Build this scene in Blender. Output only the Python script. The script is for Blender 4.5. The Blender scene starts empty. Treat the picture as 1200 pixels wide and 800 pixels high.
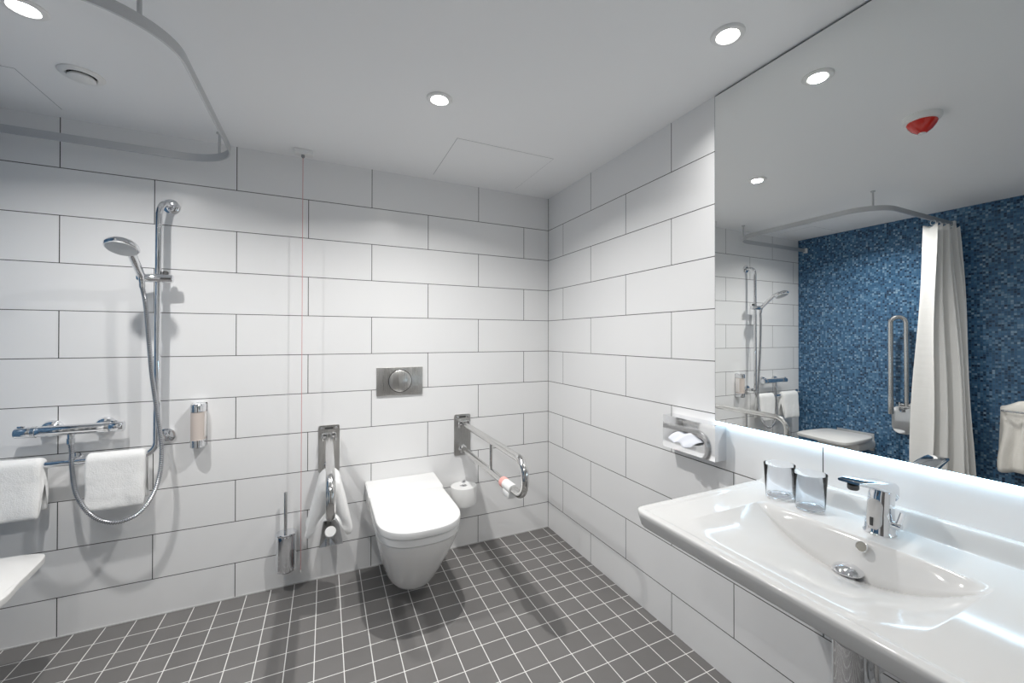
import bpy, bmesh, math, random
from mathutils import Vector, Matrix, noise
random.seed(7)
PI = math.pi
S = bpy.context.scene
COL = S.collection

# ------------------------------------------------------------------ room numbers
H = 2.178            # ceiling height
XL = -2.71           # mosaic wall
YF = -2.95           # wall behind the camera
MX = -0.005          # mirror face

# ------------------------------------------------------------------ materials
def mat(name, col=(.8, .8, .8), rough=.5, metal=0., spec=.5, trans=0., ior=1.45, emit=None, estr=0., coat=0., coatr=.05, sheen=0.):
    m = bpy.data.materials.new(name); m.use_nodes = True
    b = m.node_tree.nodes['Principled BSDF']
    b.inputs['Base Color'].default_value = (*col, 1)
    b.inputs['Roughness'].default_value = rough
    b.inputs['Metallic'].default_value = metal
    b.inputs['Specular IOR Level'].default_value = spec
    b.inputs['Transmission Weight'].default_value = trans
    b.inputs['IOR'].default_value = ior
    b.inputs['Coat Weight'].default_value = coat
    b.inputs['Coat Roughness'].default_value = coatr
    b.inputs['Sheen Weight'].default_value = sheen
    if emit:
        b.inputs['Emission Color'].default_value = (*emit, 1)
        b.inputs['Emission Strength'].default_value = estr
    return m

class NT:
    """small node-building helper"""
    def __init__(s, m):
        s.t = m.node_tree; s.b = s.t.nodes['Principled BSDF']
    def n(s, typ, **kw):
        q = s.t.nodes.new(typ)
        for k, v in kw.items(): setattr(q, k, v)
        return q
    def l(s, a, b): s.t.links.new(a, b)
    def math(s, op, a, b=None):
        q = s.n('ShaderNodeMath', operation=op)
        for i, v in enumerate((a, b)):
            if v is None: continue
            if isinstance(v, (int, float)): q.inputs[i].default_value = v
            else: s.l(v, q.inputs[i])
        return q.outputs[0]
    def pos(s):
        g = s.n('ShaderNodeNewGeometry'); x = s.n('ShaderNodeSeparateXYZ'); s.l(g.outputs['Position'], x.inputs[0])
        return x.outputs
    def comb(s, a, b, c=0.):
        q = s.n('ShaderNodeCombineXYZ')
        for i, v in enumerate((a, b, c)):
            if isinstance(v, (int, float)): q.inputs[i].default_value = v
            else: s.l(v, q.inputs[i])
        return q.outputs[0]
    def bump(s, h, strength, dist):
        q = s.n('ShaderNodeBump'); q.inputs['Strength'].default_value = strength; q.inputs['Distance'].default_value = dist
        s.l(h, q.inputs['Height']); s.l(q.outputs[0], s.b.inputs['Normal'])

def brick_wall_mat(name, axis, off):
    m = mat(name, rough=.24, spec=.45); k = NT(m)
    p = k.pos()
    u = k.math('SUBTRACT', k.math('MULTIPLY', p[axis], -1.), off)
    u = k.math('ADD', u, .6135 * 20)
    v = k.math('ADD', k.math('MINIMUM', p[2], 2.150), .034)   # the top row runs up to the ceiling
    br = k.n('ShaderNodeTexBrick', offset=.5, offset_frequency=2, squash=1.)
    k.l(k.comb(u, v), br.inputs['Vector'])
    br.inputs['Scale'].default_value = 1.
    br.inputs['Brick Width'].default_value = .6135
    br.inputs['Row Height'].default_value = .2
    br.inputs['Mortar Size'].default_value = .0016
    br.inputs['Mortar Smooth'].default_value = .0
    br.inputs['Bias'].default_value = 0.
    br.inputs['Color1'].default_value = (.85, .85, .848, 1)
    br.inputs['Color2'].default_value = (.835, .835, .835, 1)
    br.inputs['Mortar'].default_value = (.035, .034, .033, 1)
    k.l(br.outputs['Color'], k.b.inputs['Base Color'])
    r = k.math('ADD', k.math('MULTIPLY', br.outputs['Fac'], .5), .24); k.l(r, k.b.inputs['Roughness'])
    k.bump(k.math('SUBTRACT', 1., br.outputs['Fac']), .4, .0012)
    return m

def floor_mat():
    m = mat('floor_tile_dark', rough=.5, spec=.3); k = NT(m); p = k.pos()
    P = .1015
    u = k.math('DIVIDE', k.math('ADD', p[0], .0425 + P * 40), P)
    v = k.math('DIVIDE', k.math('ADD', p[1], .0165 + P * 40), P)
    fu, fv = k.math('FRACT', u), k.math('FRACT', v)
    du = k.math('MINIMUM', fu, k.math('SUBTRACT', 1., fu)); dv = k.math('MINIMUM', fv, k.math('SUBTRACT', 1., fv))
    # the cut row at the back wall has no joint of its own
    dv = k.math('ADD', dv, k.math('GREATER_THAN', p[1], -.06))
    d = k.math('MINIMUM', du, dv)
    g = k.math('LESS_THAN', d, .0165)
    wn = k.n('ShaderNodeTexWhiteNoise', noise_dimensions='2D'); k.l(k.comb(k.math('FLOOR', u), k.math('FLOOR', v)), wn.inputs['Vector'])
    nz = k.n('ShaderNodeTexNoise'); nz.inputs['Scale'].default_value = 9.; nz.inputs['Detail'].default_value = 5.
    gg = k.n('ShaderNodeNewGeometry'); k.l(gg.outputs['Position'], nz.inputs['Vector'])
    val = k.math('ADD', k.math('MULTIPLY', wn.outputs['Value'], .018), k.math('ADD', .150, k.math('MULTIPLY', nz.outputs['Fac'], .03)))
    tile = k.n('ShaderNodeCombineColor'); k.l(k.math('MULTIPLY', val, 1.02), tile.inputs[0]); k.l(k.math('MULTIPLY', val, .985), tile.inputs[1]); k.l(k.math('MULTIPLY', val, .96), tile.inputs[2])
    mx = k.n('ShaderNodeMix', data_type='RGBA'); k.l(g, mx.inputs[0]); k.l(tile.outputs[0], mx.inputs[6]); mx.inputs[7].default_value = (.80, .79, .77, 1)
    k.l(mx.outputs[2], k.b.inputs['Base Color'])
    k.l(k.math('ADD', k.math('MULTIPLY', g, .3), k.math('ADD', .42, k.math('MULTIPLY', nz.outputs['Fac'], .16))), k.b.inputs['Roughness'])
    k.bump(k.math('SUBTRACT', 1., g), .3, .001)
    return m

def mosaic_mat():
    m = mat('blue_glass_mosaic', rough=.25, spec=.5); k = NT(m); p = k.pos()
    P = .0145
    u = k.math('DIVIDE', k.math('ADD', p[1], 10.), P); v = k.math('DIVIDE', k.math('ADD', p[2], 1.003), P)
    fu, fv = k.math('FRACT', u), k.math('FRACT', v)
    d = k.math('MINIMUM', k.math('MINIMUM', fu, k.math('SUBTRACT', 1., fu)), k.math('MINIMUM', fv, k.math('SUBTRACT', 1., fv)))
    g = k.math('LESS_THAN', d, .055)
    wn = k.n('ShaderNodeTexWhiteNoise', noise_dimensions='2D'); k.l(k.comb(k.math('FLOOR', u), k.math('FLOOR', v)), wn.inputs['Vector'])
    cr = k.n('ShaderNodeValToRGB'); e = cr.color_ramp; e.interpolation = 'LINEAR'
    pts = [(0, (.014, .030, .066)), (.12, (.024, .068, .140)), (.35, (.042, .125, .245)), (.6, (.064, .168, .305)), (.82, (.105, .225, .365)), (.95, (.17, .30, .44)), (1, (.29, .42, .55))]
    while len(e.elements) < len(pts): e.elements.new(.5)
    for q, (a, c) in zip(e.elements, pts): q.position = a; q.color = (*c, 1)
    k.l(wn.outputs['Value'], cr.inputs[0])
    mx = k.n('ShaderNodeMix', data_type='RGBA'); k.l(g, mx.inputs[0]); k.l(cr.outputs[0], mx.inputs[6]); mx.inputs[7].default_value = (.07, .13, .20, 1)
    k.l(mx.outputs[2], k.b.inputs['Base Color'])
    k.l(k.math('ADD', k.math('MULTIPLY', g, .5), k.math('ADD', .14, k.math('MULTIPLY', wn.outputs['Value'], .16))), k.b.inputs['Roughness'])
    k.bump(k.math('SUBTRACT', 1., g), .35, .001)
    return m

def terry_mat(name, col, scale=260.):
    m = mat(name, col, rough=.95, spec=.1, sheen=.3); k = NT(m)
    t = k.n('ShaderNodeTexCoord'); a = k.n('ShaderNodeTexNoise'); a.inputs['Scale'].default_value = scale; a.inputs['Detail'].default_value = 2.
    b = k.n('ShaderNodeTexNoise'); b.inputs['Scale'].default_value = 22.; b.inputs['Detail'].default_value = 3.
    k.l(t.outputs['Object'], a.inputs['Vector']); k.l(t.outputs['Object'], b.inputs['Vector'])
    k.bump(k.math('ADD', k.math('MULTIPLY', a.outputs['Fac'], .5), k.math('MULTIPLY', b.outputs['Fac'], 1.2)), .55, .006)
    return m

def ceiling_mat():
    m = mat('ceiling_white_paint', (.90, .902, .905), rough=.55, spec=.25); k = NT(m)
    a = k.n('ShaderNodeTexNoise'); a.inputs['Scale'].default_value = 140.; a.inputs['Detail'].default_value = 2.
    g = k.n('ShaderNodeNewGeometry'); k.l(g.outputs['Position'], a.inputs['Vector']); k.bump(a.outputs['Fac'], .05, .001)
    return m

def brushed_mat():
    m = mat('brushed_steel', (.60, .59, .57), rough=.28, metal=1.); k = NT(m)
    t = k.n('ShaderNodeTexCoord'); mp = k.n('ShaderNodeMapping'); mp.inputs['Scale'].default_value = (600, 600, 8)
    a = k.n('ShaderNodeTexNoise'); a.inputs['Scale'].default_value = 1.; a.inputs['Detail'].default_value = 2.
    k.l(t.outputs['Object'], mp.inputs[0]); k.l(mp.outputs[0], a.inputs['Vector'])
    k.l(k.math('ADD', .2, k.math('MULTIPLY', a.outputs['Fac'], .2)), k.b.inputs['Roughness'])
    return m

def curtain_mat():
    m = mat('white_curtain_cloth', (.84, .83, .81), rough=.75, spec=.2); k = NT(m)
    p = k.pos()
    w = k.n('ShaderNodeTexNoise'); w.inputs['Scale'].default_value = 1.; w.inputs['Detail'].default_value = 2.
    k.l(k.comb(k.math('MULTIPLY', p[0], 6.), k.math('MULTIPLY', p[1], 6.), k.math('MULTIPLY', p[2], 38.)), w.inputs['Vector'])
    k.bump(w.outputs['Fac'], .25, .004)
    return m

M = {}
M['wall_back'] = brick_wall_mat('white_wall_tile_back', 0, .1806)
M['wall_right'] = brick_wall_mat('white_wall_tile_right', 1, .1940)
M['floor'] = floor_mat()
M['mosaic'] = mosaic_mat()
M['ceiling'] = ceiling_mat()
M['plain'] = mat('white_plain_wall', (.86, .86, .85), rough=.5, spec=.3)
M['ceramic'] = mat('white_ceramic', (.83, .825, .815), rough=.08, spec=.5, coat=.3)
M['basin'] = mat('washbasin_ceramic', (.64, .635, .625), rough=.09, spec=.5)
M['seat_plastic'] = mat('white_seat_plastic', (.84, .84, .835), rough=.16, spec=.5)
M['white'] = mat('white_plastic', (.82, .82, .81), rough=.35)
M['shower_seat'] = mat('shower_seat_plastic', (.74, .735, .72), rough=.35)
M['grey'] = mat('grey_plastic', (.28, .29, .30), rough=.4)
M['black'] = mat('black_gap', (.012, .012, .013), rough=.6)
M['chrome'] = mat('chrome', (.80, .81, .83), rough=.05, metal=1.)
M['satin'] = mat('satin_chrome', (.72, .72, .72), rough=.2, metal=1.)
M['hose'] = mat('ribbed_hose_metal', (.56, .57, .59), rough=.22, metal=1.)
M['steel'] = brushed_mat()
M['tube'] = mat('polished_steel_tube', (.66, .655, .645), rough=.17, metal=1.)
M['alu'] = mat('grey_aluminium', (.56, .57, .58), rough=.35, metal=.6)
M['mirror'] = mat('mirror_glass', (.86, .87, .86), rough=.0, metal=1.)
M['mirror_edge'] = mat('mirror_edge', (.10, .13, .13), rough=.2, metal=.4)
M['led'] = mat('led_diffuser', (.9, .9, .9), rough=.5, emit=(.50, .78, 1.), estr=15.)
M['lens'] = mat('downlight_lens', (.9, .9, .9), rough=.4, emit=(1, .97, .93), estr=60.)
M['towel'] = terry_mat('white_terry_cloth', (.90, .90, .89))
M['robe'] = terry_mat('cream_terry_cloth', (.80, .77, .72), 180.)
M['curtain'] = curtain_mat()
M['glass'] = mat('clear_tumbler_glass', (.97, .98, 1.), rough=.0, trans=1., ior=1.30)
M['red_lens'] = mat('red_beacon_lens', (.62, .02, .01), rough=.12, spec=.6, coat=.5)
M['cord_red'] = mat('red_and_white_cord', (.62, .28, .29), rough=.7)
M['pink'] = mat('pink_plastic', (.86, .40, .36), rough=.4)
M['soap'] = mat('beige_soap_bottle', (.66, .58, .53), rough=.3, spec=.5)
M['paper'] = mat('toilet_paper', (.85, .85, .84), rough=.95, spec=.1)
M['tissue'] = mat('tissue_paper', (.74, .76, .82), rough=.9, spec=.1)
M['sensor'] = mat('grey_sensor_window', (.52, .51, .50), rough=.12, spec=.5)
M['dark'] = mat('dark_sensor_eye', (.05, .05, .05), rough=.3)
M['label'] = mat('white_bottle_label', (.80, .77, .75), rough=.5)
M['door'] = mat('door_laminate', (.13, .12, .115), rough=.4)

# ------------------------------------------------------------------ object helpers
ORG = {}
def link(o, parent):
    COL.objects.link(o)
    if parent is not None: o.parent = parent
def thing(name, label, cat, loc, group=None):
    o = bpy.data.objects.new(name, None); link(o, None); o.location = loc; o.empty_display_size = .05
    o['label'] = label; o['category'] = cat
    if group: o['group'] = group
    ORG[o.name] = Vector(loc); return o
def tag(o, label, cat, group=None):
    o['label'] = label; o['category'] = cat
    if group: o['group'] = group
    return o
def obj(name, bm, m, parent=None, smooth=True, angle=35., loc=None, label=None):
    """link bm (world coordinates) as one mesh object; its origin is its thing's origin"""
    bmesh.ops.recalc_face_normals(bm, faces=bm.faces[:])
    org = ORG[parent.name] if parent is not None else Vector(loc if loc is not None else (0, 0, 0))
    bmesh.ops.translate(bm, verts=bm.verts[:], vec=-org)
    me = bpy.data.meshes.new(name); 
    for f in bm.faces: f.smooth = smooth
    bm.to_mesh(me); bm.free()
    if smooth:
        try: me.set_sharp_from_angle(angle=math.radians(angle))
        except Exception: pass
    for q in (m if isinstance(m, (list, tuple)) else [m]): me.materials.append(q)
    o = bpy.data.objects.new(name, me); link(o, parent)
    if parent is None: o.location = org
    ORG[o.name] = org
    if label: o['label'] = label
    return o
def struct(name, bm, m, **k):
    o = obj(name, bm, m, smooth=False, **k); o['kind'] = 'structure'; return o

# ------------------------------------------------------------------ shape helpers
def NB(): return bmesh.new()
def box(bm, a, b, bev=0., seg=2):
    a, b = Vector(a), Vector(b)
    r = bmesh.ops.create_cube(bm, size=1.); vs = r['verts']
    for v in vs: v.co = Vector((a[i] + (b[i] - a[i]) * (v.co[i] + .5) for i in range(3)))
    if bev > 0:
        es = list({e for v in vs for e in v.link_edges})
        bmesh.ops.bevel(bm, geom=es, offset=bev, segments=seg, affect='EDGES', profile=.5, clamp_overlap=True)
    return bm
def frame_of(d):
    d = Vector(d).normalized(); h = Vector((0, 0, 1)) if abs(d.z) < .9 else Vector((0, 1, 0))
    u = d.cross(h).normalized(); return u, d.cross(u).normalized(), d
def lathe(bm, prof, base, axis=(0, 0, 1), n=32, sx=1., sy=1., caps=True):
    """prof: (radius, height along axis)"""
    u, v, d = frame_of(axis); base = Vector(base); rings = []
    for r, h in prof:
        rings.append([bm.verts.new(base + d * h + (u * math.cos(2*PI*i/n) * sx + v * math.sin(2*PI*i/n) * sy) * max(r, 1e-5)) for i in range(n)])
    for a, b in zip(rings, rings[1:]):
        for i in range(n): bm.faces.new((a[i], a[(i+1) % n], b[(i+1) % n], b[i]))
    if caps:
        bm.faces.new(rings[0][::-1]); bm.faces.new(rings[-1])
    return bm
def disc(bm, c, r, axis, h, n=32, bev=.0):
    if bev > 0: return lathe(bm, [(r, 0), (r, h - bev), (r - bev * .3, h - bev * .3), (r - bev, h)], c, axis, n)
    return lathe(bm, [(r, 0), (r, h)], c, axis, n)
def fillet(pts, rad, seg=10):
    """polyline with rounded corners; rad: one radius or a list for the inner corners"""
    pts = [Vector(p) for p in pts]; out = [pts[0]]
    for i in range(1, len(pts) - 1):
        r = rad[i-1] if isinstance(rad, (list, tuple)) else rad
        p, a, b = pts[i], (pts[i-1] - pts[i]).normalized(), (pts[i+1] - pts[i]).normalized()
        ang = a.angle(b); t = r / math.tan(ang / 2)
        c = p + (a + b).normalized() * (r / math.sin(ang / 2))
        s, e = p + a * t - c, p + b * t - c
        tot = s.angle(e)
        for j in range(seg + 1):
            f = j / seg; q = (s * math.sin((1 - f) * tot) + e * math.sin(f * tot)) / math.sin(tot); out.append(c + q)
    out.append(pts[-1]); return out
def resample(pts, step):
    out = [pts[0].copy()]; acc = 0.
    for a, b in zip(pts, pts[1:]):
        L = (b - a).length; d = step - acc
        while d <= L:
            out.append(a.lerp(b, d / L)); d += step
        acc = L - (d - step)
    return out
def spline(pts, n=12):
    P = [Vector(p) for p in pts]; P = [P[0] * 2 - P[1]] + P + [P[-1] * 2 - P[-2]]; out = []
    for i in range(1, len(P) - 2):
        for j in range(n):
            t = j / n; a, b, c, d = P[i-1:i+3]
            out.append(.5 * ((2*b) + (c-a)*t + (2*a-5*b+4*c-d)*t*t + (3*b-a-3*c+d)*t**3))
    out.append(P[-2].copy()); return out
def tube(bm, pts, r, n=14, cap=True, sx=1., sy=1.):
    """sweep a circle along pts; r: number or per-point list"""
    pts = [Vector(p) for p in pts]; T = []
    for i in range(len(pts)):
        a = pts[max(i-1, 0)]; b = pts[min(i+1, len(pts)-1)]; T.append((b - a).normalized())
    u, v, _ = frame_of(T[0]); rings = []
    for i, p in enumerate(pts):
        if i:
            ax = T[i-1].cross(T[i])
            if ax.length > 1e-7:
                R = Matrix.Rotation(T[i-1].angle(T[i]), 3, ax.normalized()); u = R @ u; v = R @ v
        rr = r[i] if isinstance(r, (list, tuple)) else r
        rings.append([bm.verts.new(p + (u * math.cos(2*PI*k/n) * sx + v * math.sin(2*PI*k/n) * sy) * rr) for k in range(n)])
    for a, b in zip(rings, rings[1:]):
        for k in range(n): bm.faces.new((a[k], a[(k+1) % n], b[(k+1) % n], b[k]))
    if cap: bm.faces.new(rings[0][::-1]); bm.faces.new(rings[-1])
    return bm
def loft(bm, secs, cap0=True, cap1=True):
    rings = [[bm.verts.new(p) for p in s] for s in secs]; n = len(rings[0])
    for a, b in zip(rings, rings[1:]):
        for i in range(n): bm.faces.new((a[i], a[(i+1) % n], b[(i+1) % n], b[i]))
    if cap0: bm.faces.new(rings[0][::-1])
    if cap1: bm.faces.new(rings[-1])
    return rings
def prism(bm, outline, d, bev=0., seg=2):
    """extrude a flat closed outline by the vector d"""
    vs = [bm.verts.new(p) for p in outline]; f = bm.faces.new(vs)
    r = bmesh.ops.extrude_face_region(bm, geom=[f]); nv = [q for q in r['geom'] if isinstance(q, bmesh.types.BMVert)]
    bmesh.ops.translate(bm, verts=nv, vec=Vector(d))
    if bev > 0:
        caps = [q for q in r['geom'] if isinstance(q, bmesh.types.BMFace)]
        es = list({e for q in caps for e in q.edges})
        bmesh.ops.bevel(bm, geom=es, offset=bev, segments=seg, affect='EDGES', clamp_overlap=True)
    return bm
def rrect(cx, cz, w, h, r, n=6):
    out = []
    for qx, qz, a0 in ((1, 1, 0), (-1, 1, 90), (-1, -1, 180), (1, -1, 270)):
        for i in range(n + 1):
            a = math.radians(a0 + 90 * i / n)
            out.append((cx + qx * (w/2 - r) + r * math.cos(a), cz + qz * (h/2 - r) + r * math.sin(a)))
    return out
def sm(a, b, x):
    t = min(max((x - a) / (b - a), 0.), 1.); return t * t * (3 - 2 * t)

# ================================================================== SETTING
struct('floor', box(NB(), (XL - .1, YF - .1, -.1), (.1, .1, 0)), M['floor'])
struct('ceiling', box(NB(), (XL - .1, YF - .1, H), (.1, .1, H + .1)), M['ceiling'])
struct('wall_back', box(NB(), (XL - .1, 0, 0), (.1, .1, H)), M['wall_back'])
struct('wall_right', box(NB(), (0, YF, 0), (.1, 0, H)), M['wall_right'])
struct('wall_left', box(NB(), (XL - .1, YF, 0), (XL, 0, H)), M['mosaic'])
struct('wall_front', box(NB(), (XL - .1, YF - .1, 0), (.1, YF, H)), M['plain'])
d = NB(); box(d, (-1.62, YF, 0.004), (-.72, YF + .02, 2.06), .004)
dd = struct('door_1', d, M['door'])
b = NB(); tube(b, fillet([(-1.56, YF + .02, 1.03), (-1.56, YF + .065, 1.03), (-1.45, YF + .065, 1.03)], .015), .009)
obj('door_handle', b, M['satin'], dd)
# silicone joint along the floor
b = NB(); box(b, (XL, -.004, 0), (0, 0, .004)); struct('trim_1', b, mat('pale_silicone', (.55, .55, .54), .4))

b = NB(); box(b, (-.0016, -.0016, .004), (0, 0, H)); struct('trim_2', b, mat('grey_corner_joint', (.10, .10, .10), .6))

# ================================================================== MIRROR + LIGHT BAR
b = NB(); box(b, (MX + .0004, -2.75, .9395), (0, -1.3435, H - .004))
mir = obj('mirror', b, M['mirror_edge'], smooth=False)
tag(mir, 'large frameless wall mirror reaching from above the washbasin to the ceiling', 'mirror')
b = NB(); box(b, (MX, -2.7485, .9405), (MX + .0004, -1.345, H - .0075)); obj('mirror_face', b, M['mirror'], mir, smooth=False)
b = NB(); box(b, (-.009, -2.74, .9335), (0, -1.346, .9395), .0015)
lb = obj('light_bar', b, M['led'], smooth=False)
tag(lb, 'glowing white light bar running along the bottom edge of the mirror', 'light')

# ================================================================== CEILING FITTINGS
LP = [(-.936, -.850, 'round ceiling downlight nearest the hatch above the toilet', 13.5),
      (-.235, -1.588, 'round ceiling downlight beside the top edge of the mirror', 3.6),
      (-2.086, -.782, 'round ceiling downlight inside the shower curtain track beside the round vent', 10.),
      (-.936, -2.42, 'assumed round ceiling downlight, added unseen over the door end of the room', 2.5),  # assumed lamp behind the camera, added for ambient light
      (-2.05, -2.30, 'assumed round ceiling downlight, added unseen near the mosaic wall past the shower curtain', 5.)]  # second added lamp out of view, lifts the room's fill light
for i, (x, y, lab, power) in enumerate(LP):
    t = thing('ceiling_downlight', lab, 'light', (x, y, H), 'round downlights in the ceiling')
    b = NB(); lathe(b, [(.049, 0), (.049, -.003), (.046, -.006), (.034, -.0075), (.030, -.005), (.028, -.002), (.028, 0)], (x, y, H), n=40, caps=False)
    obj('trim_ring', b, M['white'], t)
    b = NB(); lathe(b, [(.0275, -.0005), (.0275, -.0035), (.022, -.0055), (.0001, -.0065)], (x, y, H), n=32); obj('lens', b, M['lens'], t, label='glowing white lens')
    L = bpy.data.lights.new('downlight_beam', 'AREA'); L.shape = 'DISK'; L.size = .052; L.energy = power; L.color = (1, .985, .965)
    L.spread = math.radians(146)
    lo = bpy.data.objects.new('downlight_beam', L); lo.location = (0, 0, -.0095); link(lo, t)

t = thing('ceiling_vent', 'round white exhaust vent in the ceiling above the shower', 'vent', (-2.098, -.437, H))
b = NB(); lathe(b, [(.060, 0), (.060, -.004), (.055, -.008), (.042, -.009), (.038, -.006), (.038, 0)], (-2.098, -.437, H), n=40, caps=False); obj('vent_ring', b, M['white'], t)
b = NB(); lathe(b, [(.038, -.0005), (.038, -.001)], (-2.098, -.437, H), n=32); obj('vent_throat', b, M['black'], t)
b = NB(); lathe(b, [(.030, -.006), (.036, -.012), (.036, -.017), (.030, -.020), (.0001, -.021)], (-2.098, -.437, H), n=32); obj('vent_disc', b, M['white'], t)
b = NB(); disc(b, (-2.098, -.437, H), .008, (0, 0, -1), .008); obj('vent_stem', b, M['grey'], t)

t = thing('alarm_beacon', 'red dome alarm light with white base on the ceiling', 'alarm light', (-.907, -1.6206, H))
b = NB(); lathe(b, [(.064, 0), (.064, -.012), (.060, -.020), (.052, -.024)], (-.907, -1.6206, H), n=40); obj('base', b, M['white'], t)
b = NB(); lathe(b, [(.050, -.024), (.051, -.028), (.046, -.040), (.034, -.056), (.020, -.066), (.016, -.069), (.0001, -.070)], (-.907, -1.6206, H), n=24); obj('lens', b, M['red_lens'], t, label='red ribbed lens')
b = NB(); lathe(b, [(.013, -.069), (.012, -.074), (.0001, -.075)], (-.907, -1.6206, H), n=20); obj('cap', b, M['white'], t)

def hatch(x0, x1, y0, y1, lab):
    b = NB(); box(b, (x0 - .0018, y0 - .0018, H - .0004), (x1 + .0018, y1 + .0018, H + .0))
    o = obj('ceiling_hatch', b, M['grey'], smooth=False, loc=((x0+x1)/2, (y0+y1)/2, H)); tag(o, lab, 'hatch')
    b = NB(); box(b, (x0, y0, H - .0012), (x1, y1, H - .0003)); obj('hatch_panel', b, M['ceiling'], o, smooth=False)
hatch(-.783, -.277, -.567, -.082, 'flush square access hatch in the ceiling above the toilet')
hatch(-2.66, -2.289, -.379, -.089, 'flush access hatch in the ceiling inside the shower corner')

# pull cord
t = thing('pull_switch', 'ceiling pull cord in red and white hanging beside the toilet brush', 'pull cord', (-1.427, -.097, H))
b = NB(); box(b, (-1.467, -.122, H - .022), (-1.386, -.072, H), .003); obj('ceiling_box', b, M['white'], t)
b = NB(); lathe(b, [(.008, 0), (.008, -.01), (.003, -.016)], (-1.430, -.097, H - .022), n=16); obj('cord_grommet', b, M['grey'], t)
b = NB(); tube(b, [(-1.430, -.097, H - .03), (-1.4315, -.097, 1.1), (-1.433, -.097, .112)], .0013, n=8); obj('cord', b, M['cord_red'], t)
b = NB(); lathe(b, [(.0015, 0), (.003, -.004), (.003, -.014), (.001, -.018)], (-1.433, -.097, .113), n=12); obj('cord_end', b, M['white'], t)

# ================================================================== CURTAIN TRACK + CURTAIN
tz0, tz1 = 2.053, 2.085
t = thing('curtain_track', 'grey aluminium shower curtain track curving round under the ceiling', 'curtain rail', (-2.2, -.6, tz1))
path = fillet([(XL + .002, -.075, 0), (-1.70, -.075, 0), (-1.70, -1.11, 0), (XL + .002, -1.11, 0)], .20, 20)
b = NB(); rings = []
for i, p in enumerate(path):
    a = path[max(i-1, 0)]; c = path[min(i+1, len(path)-1)]; tg = (c - a).normalized(); nn = Vector((tg.y, -tg.x, 0)); w = .0032
    rings.append([p + nn * w + Vector((0, 0, tz0)), p - nn * w + Vector((0, 0, tz0)), p - nn * w + Vector((0, 0, tz1)), p + nn * w + Vector((0, 0, tz1))])
loft(b, rings); obj('rail', b, M['alu'], t, angle=40)
for x, y in ((-1.7586, -.1336), (-1.7586, -1.0514)):
    b = NB(); lathe(b, [(.0055, 0), (.0055, H - tz1 - .006), (.013, H - tz1 - .005), (.013, H - tz1)], (x, y, tz1), n=16); obj('hanger_rod', b, M['alu'], t)
for y in (-.075, -1.11):
    b = NB(); box(b, (XL, y - .014, tz0 - .006), (XL + .022, y + .014, tz1 + .006), .003); obj('wall_bracket', b, M['white'], t)

def curtain():
    t = thing('shower_curtain', 'white shower curtain gathered at the end of its track by the mosaic wall', 'curtain', (-2.52, -1.11, tz0))
    b = NB(); nx, nz = 150, 46; V = []
    for j in range(nz + 1):
        f = j / nz; z = 2.035 - f * 1.98
        row = []
        for i in range(nx + 1):
            s = i / nx
            ph = s * 2 * PI * 5.5
            amp = (.052 + .050 * min(1., f * 1.3)) * (1 - .35 * math.sin(3 * PI * s) ** 2)
            x = -2.665 + .29 * s * (1 + .10 * f) + .014 * math.sin(ph * 2 + 1.) * f
            y = -1.108 + amp * math.cos(ph) + .03 * f * math.sin(s * 7 + 1.5) + .006 * math.sin(9 * f + s * 30)
            y -= .022 * (1 - s) * (1 + 2 * f) + .016 * f
            if s > .86: y += (s - .86) * .55 * (.3 + f)     # free edge swings towards the shower
            sag = .028 * (1 - abs(math.cos(ph))) * max(0, 1 - f * 12)
            row.append(b.verts.new((x, y, z - sag)))
        V.append(row)
    for j in range(nz):
        for i in range(nx): b.faces.new((V[j][i], V[j][i+1], V[j+1][i+1], V[j+1][i]))
    o = obj('curtain_sheet', b, M['curtain'], t, angle=180)
    md = o.modifiers.new('thickness', 'SOLIDIFY'); md.thickness = .0016
    for s in (.04, .35, .66, .93):
        x = -2.665 + .29 * s
        b = NB(); tube(b, [(x, -1.11 + .0145 * math.sin(a), 2.043 + .017 * math.cos(a)) for a in [2*PI*k/16 for k in range(17)]], .0022, n=8, cap=False)
        obj('hook', b, M['white'], t)
curtain()

# ================================================================== SHOWER: rail, hand shower, hose, mixer
t = thing('shower_rail', 'chrome L-shaped shower rail with upright slide bar and low towel bar', 'shower rail', (-1.985, 0, 1.2))
R = .0125; BY = -.072; BZ = .742
b = NB()
tube(b, fillet([(-1.962, -.004, 1.852), (-1.975, BY, 1.852), (-1.986, BY, 1.80), (-1.990, BY, BZ), (-2.665, BY, BZ), (-2.665, -.004, BZ)], [.032, .02, .055, .04], 12), R, n=20)
obj('bar', b, M['chrome'], t)
b = NB(); lathe(b, [(.032, 0), (.032, .008), (.026, .014), (.016, .016)], (-1.962, 0, 1.852), (0, -1, 0), 32); obj('wall_flange', b, M['chrome'], t)
b = NB(); lathe(b, [(.032, 0), (.032, .010), (.026, .016), (.013, .018), (.013, .058)], (-1.972, 0, .808), (0, -1, 0), 32)
tube(b, [(-1.972, -.058, .808), (-1.988, BY, .805)], .013, n=16); obj('wall_flange', b, M['chrome'], t)
b = NB(); lathe(b, [(.030, 0), (.030, .008), (.024, .013), (.014, .015)], (-2.665, 0, BZ), (0, -1, 0), 32); obj('wall_flange', b, M['chrome'], t)
b = NB(); lathe(b, [(.026, 0), (.026, .008), (.012, .012), (.0095, .05), (.0095, .07)], (-2.27, 0, BZ - .002), (0, -1, 0), 24); obj('wall_bracket', b, M['chrome'], t)
sz = 1.512
b = NB(); tube(b, [(-1.934, BY - .008, sz + .002), (-1.939, BY - .008, sz + .002), (-2.02, BY - .012, sz), (-2.045, BY - .016, sz), (-2.053, BY - .016, sz)], [.016, .0185, .0185, .0165, .013], n=20)
sl = obj('slider', b, M['chrome'], t)
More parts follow.
